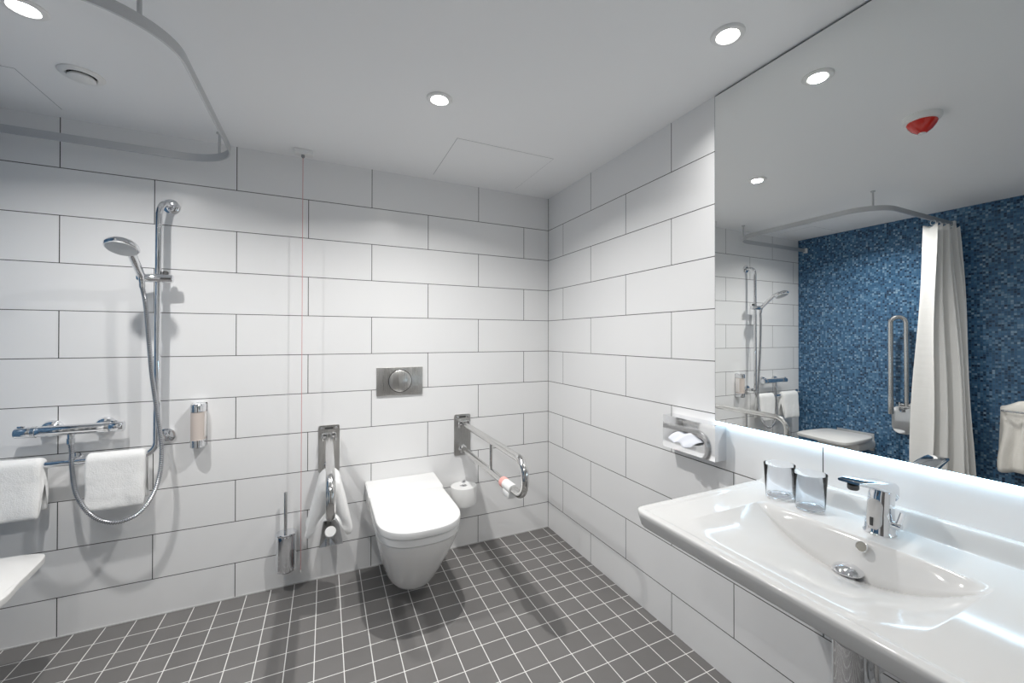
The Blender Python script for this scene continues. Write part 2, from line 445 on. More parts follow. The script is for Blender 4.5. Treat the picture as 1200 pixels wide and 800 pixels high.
b = NB(); lathe(b, [(.011, 0), (.011, .014), (.008, .018)], (-1.962, BY - .004, sz + .016), (0, .2, 1), 16); obj('slider_button', b, M['dark'], sl)

hs = thing('hand_shower', 'chrome hand shower with round grey spray face held in the slider', 'shower head', (-2.036, -.10, sz))
hc = Vector((-2.042, -.276, 1.606)); nrm = Vector((-.05, -.42, -.90)).normalized()
b = NB(); lathe(b, [(.0001, -.032), (.020, -.030), (.040, -.022), (.051, -.010), (.054, -.002), (.052, .004), (.048, .006)], hc, nrm, 40); obj('head', b, M['chrome'], hs)
b = NB(); lathe(b, [(.0475, .004), (.047, .008), (.040, .010), (.0001, .0115)], hc, nrm, 40)
sf = obj('spray_face', b, mat('grey_spray_face', (.62, .63, .64), .3), hs, label='grey round spray face')
b = NB(); tube(b, spline([(-2.036, -.090, sz - .024), (-2.036, -.099, sz + .004), (-2.038, -.150, sz + .050), (-2.040, -.205, sz + .094), (-2.042, -.250, sz + .114)], 8),
               [.0105 + .0045 * math.sin(PI * min(1, i / 32)) for i in range(33)], n=18); obj('handle', b, M['chrome'], hs)
b = NB(); lathe(b, [(.0085, 0), (.0105, .006), (.0105, .020), (.009, .026)], (-2.036, -.088, sz - .046), (0, -.12, 1), 18); obj('hose_nut', b, M['satin'], hs)

mxr = thing('shower_mixer', 'chrome thermostatic shower mixer bar on the back wall', 'shower mixer', (-2.265, 0, .875))
my, mz = -.062, .874
b = NB(); tube(b, [(-2.372, my, mz), (-2.366, my, mz), (-2.35, my, mz), (-2.16, my, mz), (-2.15, my, mz)], [.0185, .0205, .021, .021, .0195], n=28); obj('body', b, M['chrome'], mxr)
for x in (-2.343, -2.178):
    b = NB(); lathe(b, [(.036, 0), (.036, .008), (.030, .018), (.021, .022), (.019, .050)], (x, 0, mz), (0, -1, 0), 32); obj('wall_flange', b, M['chrome'], mxr)
for x0, x1, nm in ((-2.424, -2.374, 'flow_handle'), (-2.147, -2.101, 'temperature_handle')):
    b = NB(); tube(b, [(x0, my, mz), (x0 + .004, my, mz), (x1 - .004, my, mz), (x1, my, mz)], [.019, .0215, .0215, .020], n=28)
    box(b, (x0 + .006, my - .006, mz + .018), (x0 + .026, my + .006, mz + .027), .002)
    obj(nm, b, M['chrome'], mxr)
for x in (-2.371, -2.152):
    b = NB(); tube(b, [(x - .006, my, mz), (x + .006, my, mz)], .0222, n=28); obj('collar', b, M['satin'], mxr)
ox = -2.262
b = NB(); lathe(b, [(.011, 0), (.011, .018), (.013, .019), (.013, .040), (.010, .043)], (ox, my - .008, mz - .016), (0, 0, -1), 20); obj('hose_outlet', b, M['chrome'], mxr)

pts = spline([(ox, my - .008, mz - .058), (-2.2572, -.075, .7822), (-2.2517, -.085, .7144), (-2.2296, -.105, .6131), (-2.178, -.120, .5261), (-2.1042, -.130, .4879), (-2.0236, -.130, .519),
              (-1.9726, -.125, .6211), (-1.9595, -.118, .7568), (-1.9746, -.112, .9044), (-1.9965, -.108, 1.0893), (-2.0091, -.106, 1.2547), (-2.022, -.100, 1.40), (-2.036, -.087, sz - .044)], 24)
pts = resample(pts, .0027)
b = NB(); tube(b, pts, [(.0066, .0090, .0090)[i % 3] for i in range(len(pts))], n=12)
ho = obj('shower_hose', b, M['hose'], loc=(ox, my, mz)); tag(ho, 'ribbed chrome shower hose looping from the mixer up to the hand shower', 'hose')

# ================================================================== SOAP DISPENSER
sx, sy = -1.853, -.042
t = thing('soap_dispenser', 'chrome and beige soap dispenser on the tiles right of the shower rail', 'soap dispenser', (sx, 0, .85))
def dprofile(cx, w, dep, z, n=18):
    out = [(cx + w, -.002, z), (cx - w, -.002, z)]
    for i in range(n + 1):
        a = PI + PI * i / n
        out.append((cx + w * math.cos(a), -dep + w + w * math.sin(a) * 1., z))
    return out
W_, D_ = .027, .070
b = NB(); loft(b, [dprofile(sx, W_ - .002, D_ - .002, z) for z in (.784, .913)]); obj('bottle', b, M['soap'], t, label='beige soap bottle')
b = NB(); loft(b, [dprofile(sx, W_, D_, z) for z in (.913, .943)] + [dprofile(sx, W_ - .004, D_ - .004, .949)]); obj('top_cap', b, M['chrome'], t)
b = NB(); loft(b, [dprofile(sx, W_ - .004, D_ - .004, .748)] + [dprofile(sx, W_, D_, z) for z in (.753, .784)]); obj('base_cap', b, M['chrome'], t)
b = NB(); box(b, (sx - W_ - .002, -.004, .750), (sx + W_ + .002, 0, .950), .001); obj('back_plate', b, M['chrome'], t)
b = NB(); box(b, (sx + W_ - .002, -.044, .792), (sx + W_ + .0008, -.006, .908), .0006); obj('label_strip', b, M['label'], t, label='pale label strip')

# ================================================================== FLUSH PLATE
t = thing('flush_plate', 'brushed steel flush plate with round button above the toilet', 'flush plate', (-.9505, 0, 1.009))
b = NB(); box(b, (-1.0755, -.011, .931), (-.8255, 0, 1.0875), .002); obj('plate', b, M['steel'], t)
b = NB(); lathe(b, [(.064, 0), (.064, .0012), (.061, .0012), (.061, 0)], (-.9505, -.011, 1.010), (0, -1, 0), 48); obj('button_gap', b, M['black'], t)
b = NB(); lathe(b, [(.0605, 0), (.0605, .003), (.058, .0045), (.0001, .0045)], (-.9505, -.011, 1.010), (0, -1, 0), 48); obj('button', b, M['steel'], t)

# ================================================================== GRAB RAILS
def wall_rail(x0, ye, label):
    t = thing('grab_rail', label, 'grab rail', (x0, 0, .672), 'folding grab rails beside the toilet')
    o = [(p, 0., z) for p, z in rrect(x0, .672, .100, .245, .010)]
    b = NB(); prism(b, o, (0, -.007, 0), .0015); pl = obj('wall_plate', b, M['steel'], t)
    for dx in (-.034, .034):
        b = NB(); lathe(b, [(.007, 0), (.007, .002), (.003, .003)], (x0 + dx, -.007, .780), (0, -1, 0), 16); obj('screw_head', b, M['satin'], pl)
    b = NB(); box(b, (x0 - .020, -.0078, .774), (x0 + .020, -.0068, .783)); obj('name_slot', b, M['dark'], pl)
    b = NB(); box(b, (x0 - .030, -.040, .752), (x0 + .030, -.007, .760), .002)
    for s in (-1, 1):
        box(b, (x0 + s * .030 - .004, -.052, .722), (x0 + s * .030 + .004, -.007, .760), .002)
    tube(b, [(x0 - .036, -.036, .738), (x0 + .036, -.036, .738)], .008, n=16); obj('hinge', b, M['satin'], t)
    zt, zb = .742, .589
    b = NB(); tube(b, fillet([(x0, -.030, zt), (x0, ye, zt), (x0, ye, zb), (x0, -.008, zb)], [.0763, .0763], 16), .0165, n=22); obj('tube', b, M['tube'], t)
    b = NB(); tube(b, [(x0, -.495, zt - .012), (x0, -.495, zb + .012)], .0085, n=14); obj('strut', b, M['tube'], t)
    b = NB(); lathe(b, [(.024, 0), (.024, .006), (.018, .009)], (x0, -.007, zb), (0, -1, 0), 24); obj('tube_socket', b, M['satin'], t)
    return t, zb
g, zb = wall_rail(-.589, -.897, 'steel folding grab rail right of the toilet with a white clip on its lower tube')
b = NB(); tube(b, [(-.589, -.690, zb), (-.589, -.776, zb)], .0225, n=24); box(b, (-.612, -.772, zb - .040), (-.578, -.700, zb - .012), .005); obj('clip', b, M['white'], g, label='white plastic clip')
b = NB(); tube(b, [(-.589, -.652, zb), (-.589, -.656, zb), (-.589, -.686, zb), (-.589, -.690, zb)], [.021, .0235, .0235, .021], n=24); obj('clip_band', b, M['pink'], g, label='pink band')
wall_rail(-1.309, -.787, 'steel folding grab rail left of the toilet with a white towel over it')

# small folding flap below the left rail
t = thing('paper_holder', 'small chrome flap with a round white end under the left grab rail', 'paper holder', (-1.300, 0, .25))
b = NB(); box(b, (-1.328, -.012, .245), (-1.272, 0, .300), .002); obj('wall_plate', b, M['chrome'], t)
b = NB(); prism(b, [(-1.334, -.012, .296), (-1.264, -.012, .296), (-1.243, -.072, .190), (-1.352, -.072, .190)], (0, -.002, .002), .0006); obj('flap', b, M['chrome'], t)
nf = Vector((0, -.857, .514))
b = NB(); lathe(b, [(.0265, 0), (.0265, .020), (.024, .023), (.0001, .023)], (-1.301, -.040, .246), nf, 28); obj('roll_end', b, M['paper'], t, label='round white end of the roll')

# ================================================================== CLOTH
def drape(name, label, axis, a0, a1, cpos, zc, rbar, drop_f, drop_b, th, m, spread=0., seed=0, group=None, cat='towel', nx=26, wob=.006):
    """a folded towel hung over a bar. axis 'x' or 'y' is the bar direction; front is towards -y ('x' bar) or +x ('y' bar)"""
    rr = rbar + th * .5 + .0012; cl = []
    for i in range(15): f = i / 14; cl.append((rr + spread * (1 - f), -drop_f * (1 - f)))
    for i in range(1, 9): a = PI * i / 9; cl.append((rr * math.cos(a), rr * math.sin(a)))
    for i in range(15): f = i / 14; cl.append((-rr - spread * f, -drop_b * f))
    n = len(cl); secs = []
    for k in range(nx + 1):
        f = k / nx; a = a0 + (a1 - a0) * f
        ef = min(f, 1 - f) * nx
        tk = th * (1 if ef >= 1 else .55)
        outer, inner = [], []
        for i, (q, z) in enumerate(cl):
            p0 = Vector(cl[max(i-1, 0)]); p1 = Vector(cl[min(i+1, n-1)]); tg = (p1 - p0).normalized(); nn = Vector((tg.y, -tg.x))
            low = max(0., -z) / max(drop_f, .01)
            w = wob * low * (noise.noise(Vector((a * 11 + seed, z * 9, q * 5))) * 1.6 + noise.noise(Vector((a * 30, z * 24, seed))) * .6)
            half = tk * .5 * (.72 if i in (0, n - 1) else 1.)
            zz = z + .006 * low * noise.noise(Vector((a * 9, seed * 3., q)))
            outer.append((q + nn.x * half + w, zz + nn.y * half, a + .006 * low * noise.noise(Vector((z * 12, seed, f * 2)))))
            inner.append((q - nn.x * half + w, zz - nn.y * half, a))
        ring = outer + inner[::-1]; sec = []
        for q, z, aa in ring:
            sec.append(Vector((aa, cpos - q, zc + z)) if axis == 'x' else Vector((cpos + q, aa, zc + z)))
        secs.append(sec)
    b = NB(); loft(b, secs)
    base = (((a0+a1)/2, cpos, zc) if axis == 'x' else (cpos, (a0+a1)/2, zc))
    o = obj(name, b, m, loc=base, angle=180); tag(o, label, cat, group)
    md = o.modifiers.new('soft', 'SUBSURF'); md.levels = 1; md.render_levels = 1
    return o
drape('hand_towel', 'folded white towel on the low towel bar between hose loop sides', 'x', -2.212, -2.020, BY, BZ, R, .205, .19, .017, M['towel'], .010, 3, 'towels on the shower bar')
drape('hand_towel', 'folded white towel on the low towel bar above the shower seat', 'x', -2.545, -2.335, BY, BZ, R, .205, .19, .017, M['towel'], .010, 8, 'towels on the shower bar')
drape('hand_towel', 'white towel hung over the lower tube of the left grab rail', 'y', -.215, -.425, -1.309, .589, .0165, .215, .20, .030, M['towel'], .050, 5, None, nx=18, wob=.004)

# ================================================================== TOILET PAPER SPARE
px, py = -.603, -.081
t = thing('spare_roll_holder', 'chrome spare toilet roll pin on the wall under the right grab rail', 'roll holder', (px, 0, .30))
b = NB(); tube(b, fillet([(px, -.004, .283), (px, py, .283), (px, py, .415)], .012), .006, n=14); obj('pin', b, M['chrome'], t)
b = NB(); lathe(b, [(.0105, 0), (.0115, .006), (.0105, .012), (.006, .016)], (px, py, .408), (0, 0, 1), 20); obj('knob', b, M['chrome'], t)
b = NB(); lathe(b, [(.022, 0), (.022, .006), (.014, .009)], (px, 0, .283), (0, -1, 0), 24); obj('wall_flange', b, M['chrome'], t)
b = NB(); lathe(b, [(.018, .290), (.073, .290), (.0745, .294), (.0745, .389), (.073, .393), (.021, .393), (.019, .389), (.018, .290)], (px, py, 0), n=44, caps=False)
o = obj('toilet_roll', b, M['paper'], loc=(px, py, .29)); tag(o, 'white spare toilet roll standing on its pin beside the toilet', 'toilet roll')

# ================================================================== TOILET BRUSH
bx, by = -1.497, -.052
t = thing('toilet_brush', 'chrome toilet brush holder with upright handle on the wall', 'toilet brush', (bx, 0, .2))
def ell(w, dd, z, n=36): return [(bx + 1.09 * w * math.cos(2*PI*i/n), by + 1.05 * dd * math.sin(2*PI*i/n), z) for i in range(n)]
b = NB(); loft(b, [ell(.036, .036, .104), ell(.040, .040, .108), ell(.040, .040, .276), ell(.039, .039, .280)]); obj('holder', b, M['chrome'], t)
b = NB(); loft(b, [ell(.042, .042, .281), ell(.044, .044, .283), ell(.044, .044, .290), ell(.041, .041, .293)]); obj('lid', b, M['chrome'], t)
b = NB(); tube(b, [(bx - .004, by, .292), (bx - .004, by, .485), (bx - .004, by, .490)], [.0075, .0075, .006], n=18); obj('handle', b, M['satin'], t)
b = NB(); box(b, (bx - .022, -.016, .15), (bx + .022, 0, .25), .003); obj('wall_bracket', b, M['chrome'], t)

# ================================================================== TOILET
tx = -.945
t = thing('toilet', 'white wall-hung toilet with its lid closed', 'toilet', (tx, 0, .09))
def dsec(w, yf, z, y0=-.002, straight=.60, ex=2.35, n=36, wb=None):
    wb = w if wb is None else wb
    ys = y0 + (yf - y0) * straight; out = []
    for i in range(10): f = i / 9; out.append(Vector((tx - (wb + (w - wb) * f), y0 + (ys - y0) * f, z)))
    for i in range(1, n):
        a = PI * i / n; c, s_ = math.cos(a), math.sin(a)
        out.append(Vector((tx - w * math.copysign(abs(c) ** (2/ex), c), ys + (yf - ys) * abs(s_) ** (2/ex), z)))
    for i in range(10): f = 1 - i / 9; out.append(Vector((tx + (wb + (w - wb) * f), y0 + (ys - y0) * f, z)))
    return out
b = NB()
loft(b, [dsec(.080, -.425, .082, ex=2.2), dsec(.098, -.458, .0845, ex=2.2), dsec(.106, -.474, .092, ex=2.2), dsec(.114, -.490, .108, ex=2.2), dsec(.126, -.524, .145, ex=2.25), dsec(.141, -.570, .20, ex=2.3, straight=.62),
         dsec(.1555, -.614, .26, ex=2.4, straight=.64), dsec(.168, -.650, .315, ex=2.5, straight=.66), dsec(.1765, -.674, .36, ex=2.6, straight=.68), dsec(.179, -.680, .381, ex=2.6, straight=.68), dsec(.1765, -.677, .384, ex=2.6, straight=.68)])
obj('bowl', b, M['ceramic'], t)
b = NB(); loft(b, [dsec(.179, -.682, .3865, ex=2.6, straight=.68), dsec(.1825, -.687, .389, ex=2.6, straight=.68), dsec(.1840, -.690, .415, ex=2.6, straight=.68), dsec(.182, -.688, .4185, ex=2.6, straight=.68)]); obj('seat', b, M['seat_plastic'], t)
ylid = -.225
b = NB(); kw = dict(y0=ylid, straight=.55, ex=2.6)
loft(b, [dsec(.181, -.692, .4225, **kw), dsec(.1835, -.696, .4245, **kw), dsec(.1845, -.699, .446, **kw), dsec(.183, -.697, .4525, **kw), dsec(.178, -.691, .4565, **kw), dsec(.13, -.60, .4585, **kw)]); obj('lid', b, M['seat_plastic'], t)
b = NB(); prof = [(-.002, .3875), (-.002, .470), (-.10, .4665), (-.214, .4600), (-.219, .457), (-.221, .452), (-.221, .3875)]
prism(b, [(tx - .187, y, z) for y, z in prof], (.374, 0, 0))
bmesh.ops.bevel(b, geom=[e for e in b.edges if abs(e.verts[0].co.x - e.verts[1].co.x) < 1e-5], offset=.004, segments=3, affect='EDGES', clamp_overlap=True)
obj('hinge_cover', b, M['seat_plastic'], t)

# ================================================================== WASHBASIN
YC = -1.895; YA, YB = -1.528, -2.318; XF = -.553; ZT = .777; ZB = .733
t = thing('washbasin', 'white ceramic wall washbasin with wide shelves under the mirror', 'washbasin', (-.27, YC, ZT))
def basin_z(x, y):
    """height of the top surface"""
    d = min(x - XF, YA - y, y - YB)
    z = ZT
    z -= .0035 * sm(.018, .034, min(x - XF, YA - y, y - YB))
    u = (y - YC) / .243
    if abs(u) < 1:
        g = (1 - abs(u) ** 2.1)
        xb, xl = -.163, -.196
        tt = min(max((x + .505) / (xl + .505), 0.), 1.)
        dep = .093 * g * (tt ** 1.25 * (1 - .12 * tt) / .88)
        if x > xl: dep = .093 * g * (1 - sm(xl - .006, xb, x) ** .8)
        z -= dep
    # upstand at the wall
    up = sm(-.036, -.016, x) * .047 * sm(YA - .004, YA - .040, y) * 1.
    z += up
    if d < .005: z -= .005 - math.sqrt(max(0., .005 ** 2 - (.005 - d) ** 2))
    return z
def axis_pts(a, b, n, dense):
    pts = [a + (b - a) * i / n for i in range(n + 1)]
    for c, w, k in dense:
        pts += [c - w + 2 * w * i / k for i in range(k + 1)]
    lo, hi = min(a, b), max(a, b); pts = sorted({round(min(max(p, lo), hi), 5) for p in pts}); return pts
xs = axis_pts(XF, 0, 70, [(XF + .006, .006, 8), (-.18, .022, 22), (-.026, .014, 18), (XF + .026, .01, 6)])
ys = axis_pts(YB, YA, 120, [(YA - .006, .006, 8), (YB + .006, .006, 8), (YA - .025, .018, 8), (YC + .243, .006, 4), (YC - .243, .006, 4)])
rc = .038
def cornered(x, y):
    """round the two front corners"""
    for yc, sg in ((YA, 1), (YB, -1)):
        u = (XF + rc - x) / rc; v = (y - (yc - sg * rc)) * sg / rc
        if u > 0 and v > 0:
            return XF + rc - u * math.sqrt(1 - v * v / 2) * rc, (yc - sg * rc) + sg * v * math.sqrt(1 - u * u / 2) * rc
    return x, y
b = NB(); G = []
for x in xs:
    row = []
    for y in ys:
        X, Y = cornered(x, y); row.append(b.verts.new((X, Y, basin_z(x, y))))
    G.append(row)
for i in range(len(xs) - 1):
    for j in range(len(ys) - 1): b.faces.new((G[i][j], G[i+1][j], G[i+1][j+1], G[i][j+1]))
loop = [G[i][0] for i in range(len(xs) - 1, 0, -1)] + G[0][:] + [G[i][-1] for i in range(1, len(xs))]
loop = loop + [G[-1][j] for j in range(len(ys) - 2, 0, -1)]
prev = loop
for inset, z in ((.001, ZT - .013), (.009, ZB + .005), (.012, ZB + .001), (.018, ZB)):
    ring = []
    for v in loop:
        X, Y = v.co.x, v.co.y; cx, cy = -.27, YC
        dx = inset if X < -.02 else 0.; 
        X2 = min(X + inset, 0) if X < XF + rc else X
        iy = inset * .3; Y2 = Y - iy if Y > YA - rc else (Y + iy if Y < YB + rc else Y)
        ring.append(b.verts.new((X2, Y2, z)))
    for k in range(len(loop)): b.faces.new((prev[k], prev[(k+1) % len(loop)], ring[(k+1) % len(loop)], ring[k]))
    prev = ring
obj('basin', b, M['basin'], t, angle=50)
# underside of the bowl
YS = (YA + YB) / 2 - YC
b = NB()
def us(w, x0, x1, z, n=64, e=.65):
    out = []
    for i in range(n):
        a = 2*PI*i/n; c, s_ = math.cos(a), math.sin(a)
        out.append(((x0+x1)/2 + (x1-x0)/2 * math.copysign(abs(c) ** e, c), YC + YS + w * math.copysign(abs(s_) ** e, s_), z))
    return out
loft(b, [us((YA - YB) / 2 - .019, -.536, -.001, ZB + .002, e=.16), us(.33, -.44, -.004, ZB - .001, e=.4), us(.285, -.42, -.01, .718), us(.24, -.37, -.04, .685), us(.15, -.32, -.10, .656)], cap0=False); obj('bowl_underside', b, M['basin'], t)
dz = basin_z(-.205, -1.898)
b = NB(); lathe(b, [(.034, -.002), (.034, .004), (.030, .005), (.024, .002)], (-.205, -1.898, dz), n=40, caps=False)
lathe(b, [(.018, -.01), (.018, .010)], (-.205, -1.898, dz), n=24)
dr = obj('drain', b, M['chrome'], t)
b = NB(); lathe(b, [(.026, .012), (.031, .013), (.032, .016), (.028, .022), (.016, .0275), (.0001, .029)], (-.205, -1.898, dz), n=40); obj('drain_plug', b, M['chrome'], dr)
b = NB(); lathe(b, [(.0125, -.004), (.0130, .0005), (.0118, .0012), (.0105, -.001)], (-.1885, -1.918, .7605), (-.93, 0, .36), 28, caps=False); ov = obj('overflow_ring', b, M['basin'], t)
b = NB(); lathe(b, [(.0115, -.003), (.0115, -.0004)], (-.1885, -1.918, .7605), (-.93, 0, .36), 24); obj('overflow_hole', b, mat('grey_overflow', (.26, .25, .22), .4), ov)

# trap under the basin
t = thing('bottle_trap', 'chrome bottle trap and pipe below the washbasin', 'drain pipe', (-.235, -1.925, .45))
b = NB(); lathe(b, [(.022, 0), (.0345, .004), (.036, .012), (.036, .262), (.0345, .264), (.034, .258), (.034, .20)], (-.250, -1.927, .30), n=40, caps=False); obj('trap_cover', b, M['chrome'], t)
b = NB(); lathe(b, [(.0338, .0), (.0338, .004)], (-.250, -1.927, .505), n=36); obj('cover_inside', b, M['black'], t)
b = NB(); lathe(b, [(.016, 0), (.016, .14)], (-.250, -1.927, .505), n=28); obj('tailpipe', b, M['chrome'], t)
b = NB(); tube(b, [(-.216, -1.927, .47), (-.15, -1.927, .47), (-.004, -1.927, .47)], .016, n=20); obj('waste_pipe', b, M['chrome'], t)
b = NB(); lathe(b, [(.034, 0), (.034, .004), (.024, .012)], (0, -1.927, .47), (-1, 0, 0), 28); obj('wall_rosette', b, M['chrome'], t)
b = NB(); tube(b, fillet([(-.245, -1.975, .655), (-.245, -1.975, .50), (-.12, -1.975, .40), (-.004, -1.975, .40)], [.05, .03]), .0055, n=12); obj('supply_hose', b, M['satin'], t)

# ================================================================== FAUCET
fx, fy = -.093, -1.913; fz = basin_z(fx, fy)
t = thing('faucet', 'chrome sensor faucet with a flat spout at the back of the washbasin', 'faucet', (fx, fy, fz))
b = NB(); secs = []
for z, w, dp, sh in ((0, .033, .036, 0), (.003, .034, .037, 0), (.008, .031, .034, 0), (.05, .0275, .030, .002), (.095, .0265, .029, .008), (.112, .0245, .027, .014)):
    secs.append([(fx + sh + dp * math.cos(2*PI*i/36), fy + w * math.sin(2*PI*i/36), fz + z) for i in range(36)])
loft(b, secs); obj('body', b, M['chrome'], t)
# spout: flat arm that reaches over the bowl
b = NB(); secs = []
for x, z0, z1, w in ((fx + .046, .072, .088, .017), (fx + .044, .080, .114, .022), (fx + .026, .094, .123, .0250), (fx - .02, .107, .131, .0260), (fx - .07, .123, .142, .0260), (fx - .112, .1345, .1480, .0250), (fx - .134, .1405, .1490, .0240), (fx - .138, .1425, .1485, .0230)):
    secs.append([(x, fy + p, fz + z0 + (z1 - z0) / 2 + q) for p, q in rrect(0, 0, 2 * w, z1 - z0, min(.006, (z1 - z0) * .4), 4)])
loft(b, secs); obj('spout', b, M['chrome'], t)
b = NB(); lathe(b, [(.012, 0), (.012, .009), (.010, .012)], (fx - .118, fy, fz + .136), (0, 0, -1), 22); obj('aerator', b, M['dark'], t)
# sensor window on the front of the body
b = NB(); V = []
for z in [.014 + .072 * i / 14 for i in range(15)]:
    hw = .017 * min(1., math.sqrt(max(0., 1 - ((abs(z - .05) - .018) / .020) ** 2)) if abs(z - .05) > .018 else 1.)
    row = []
    for i in range(11):
        yy = -hw + 2 * hw * i / 10; k = z / .1; w = .031 - (.031 - .0265) * k; dp = .034 - (.034 - .029) * k
        xx = -dp * math.sqrt(max(0., 1 - (yy / w) ** 2)) + .006 * k * k
        row.append(b.verts.new((fx + xx - .0012, fy + yy, fz + z)))
    V.append(row)
for j in range(14):
    for i in range(10): b.faces.new((V[j][i], V[j][i+1], V[j+1][i+1], V[j+1][i]))
so = obj('sensor_window', b, M['sensor'], t, angle=180, label='oval grey sensor window'); so.modifiers.new('thickness', 'SOLIDIFY').thickness = .0016
b = NB(); box(b, (fx - .0355, fy - .001, fz + .022), (fx - .031, fy + .006, fz + .042), .001); obj('sensor_eye', b, M['dark'], so)
# side lever
b = NB(); tube(b, [(fx, fy - .024, fz + .028), (fx, fy - .040, fz + .028), (fx, fy - .044, fz + .028)], [.0095, .0095, .008], n=18)
tube(b, [(fx, fy - .037, fz + .030), (fx + .001, fy - .042, fz + .048), (fx + .001, fy - .046, fz + .064)], [.006, .0055, .005], n=14); obj('mixing_lever', b, M['chrome'], t)

# ================================================================== GLASSES
def tumbler(x, y, lab):
    z0 = basin_z(x, y) + .0006
    b = NB(); lathe(b, [(.0001, 0), (.034, 0), (.0365, .003), (.0425, .099), (.0421, .1), (.0415, .099), (.0356, .006), (.031, .0045), (.0001, .0045)], (x, y, z0), n=44)
    o = obj('drinking_glass', b, M['glass'], loc=(x, y, z0)); tag(o, lab, 'glass', 'tumblers on the washbasin ledge')
tumbler(-.097, -1.657, 'clear drinking glass on the washbasin ledge, the one farther from the faucet')
tumbler(-.103, -1.750, 'clear drinking glass on the washbasin ledge, the one nearer the faucet')

# ================================================================== TISSUE DISPENSER
t = thing('tissue_dispenser', 'chrome wall tissue box at the lower corner of the mirror', 'tissue box', (0, -1.259, .868))
y0, y1, z0, z1, xd = -1.390, -1.127, .803, .934, -.060
hole = [(-1.259 + .082 * math.cos(a), .862 + .022 * math.sin(a)) for a in [2*PI*i/40 for i in range(40)]]
b = NB(); box(b, (xd + .002, y0, z0), (0, y1, z0 + .002)); box(b, (xd + .002, y0, z1 - .002), (0, y1, z1)); box(b, (xd + .002, y0, z0 + .002), (0, y0 + .002, z1 - .002)); box(b, (xd + .002, y1 - .002, z0 + .002), (0, y1, z1 - .002))
obj('case', b, M['chrome'], t, smooth=False)
def rect_pts(n):
    out = []; W2, H2, cy, cz = (y1 - y0) / 2, (z1 - z0) / 2, (y0 + y1) / 2, (z0 + z1) / 2
    for i in range(n):
        a = 2*PI*i/n; c, s_ = math.cos(a), math.sin(a); k = 1 / max(abs(c) / W2, abs(s_) / H2); out.append((cy + c * k, cz + s_ * k))
    return out
# corners of the outline need vertices of their own
n = 40; outl = rect_pts(n)
ca = math.atan2((z1 - z0) / 2, (y1 - y0) / 2)
for a in (ca, PI - ca, PI + ca, 2*PI - ca):
    i = int(round(a / (2*PI) * n)) % n; cy, cz = (y0 + y1) / 2, (z0 + z1) / 2
    outl[i] = (cy + math.copysign((y1 - y0) / 2, math.cos(a)), cz + math.copysign((z1 - z0) / 2, math.sin(a)))
b = NB(); f0 = [[b.verts.new((xx, p, q)) for p, q in pts] for xx, pts in ((xd + .002, outl), (xd, outl), (xd, hole), (xd + .004, hole))]
for A, B in zip(f0, f0[1:]):
    for i in range(n): b.faces.new((A[i], A[(i+1) % n], B[(i+1) % n], B[i]))
obj('front_plate', b, M['chrome'], t, smooth=False)
b = NB(); nx_, ny_ = 22, 12; V = []
for i in range(nx_ + 1):
    f = i / nx_; row = []
    for j in range(ny_ + 1):
        g_ = j / ny_
        yy = -1.259 + (.074 - .020 * g_) * (1 - 2 * f) + .006 * g_
        xx = xd + .012 - .050 * g_ - .010 * math.sin(PI * f) * g_ + .004 * math.sin(f * 17 + g_ * 4)
        zz = .866 + .020 * math.sin(PI * f) * (1 - g_) - .024 * g_ * g_ + .010 * g_ + .005 * math.sin(f * 11 + 2 * g_) - .012 * g_ * f
        row.append(b.verts.new((xx, yy, zz)))
    V.append(row)
for i in range(nx_):
    for j in range(ny_): b.faces.new((V[i][j], V[i+1][j], V[i+1][j+1], V[i][j+1]))
o = obj('tissue', b, M['tissue'], loc=(xd, -1.259, .866), angle=180); tag(o, 'white paper tissue sticking out of the chrome tissue box', 'tissue'); o.modifiers.new('thickness', 'SOLIDIFY').thickness = .0008

# ================================================================== SHOWER SEAT
t = thing('shower_bench', 'white folding shower seat fixed low on the mosaic wall', 'shower seat', (XL, -.47, .45))
def seat_outline(k, z):
    c = [(-2.668, -.31), (-2.60, -.275), (-2.40, -.250), (-2.285, -.255), (-2.243, -.285), (-2.226, -.39), (-2.218, -.48), (-2.205, -.58), (-2.222, -.640), (-2.28, -.664), (-2.42, -.666), (-2.60, -.652), (-2.668, -.615)]
    P = spline([Vector((x, y, z)) for x, y in c], 5); ce = Vector((-2.45, -.47, z))
    return [ce + (p - ce) * k for p in P]
b = NB(); loft(b, [seat_outline(.97, .432), seat_outline(.995, .436), seat_outline(1., .446), seat_outline(.995, .456), seat_outline(.97, .460)]); obj('seat', b, M['shower_seat'], t)
b = NB(); box(b, (XL + .008, -.640, .352), (-2.42, -.325, .431), .03, 4); obj('underframe', b, M['shower_seat'], t)
b = NB(); box(b, (XL, -.62, .33), (XL + .012, -.34, .47), .003); obj('wall_plate', b, M['alu'], t)

# ================================================================== FOLDED GRAB RAIL ON THE MOSAIC WALL
t = thing('grab_rail', 'folded-up chrome grab rail on the blue mosaic wall beside the shower curtain', 'grab rail', (XL, -.83, .62))
o_ = [(XL, p, z) for p, z in rrect(-.822, .620, .150, .215, .060, 8)]
b = NB(); prism(b, o_, (.030, 0, 0), .003); obj('wall_plate', b, M['chrome'], t)
b = NB(); tube(b, fillet([(-2.640, -.862, .73), (-2.632, -.862, 1.415), (-2.590, -.782, 1.415), (-2.590, -.782, .70)], [.044, .044], 14), .0165, n=20); obj('tube', b, M['tube'], t)
b = NB(); tube(b, [(-2.590, -.782, .80), (-2.590, -.782, .675), (-2.590, -.782, .670)], [.0185, .0185, .017], n=20); obj('end_sleeve', b, M['satin'], t)
b = NB(); box(b, (XL + .03, -.900, .725), (-2.612, -.822, .735), .002)
for yy in (-.900, -.830): box(b, (XL + .03, yy, .70), (-2.610, yy + .008, .765), .003)
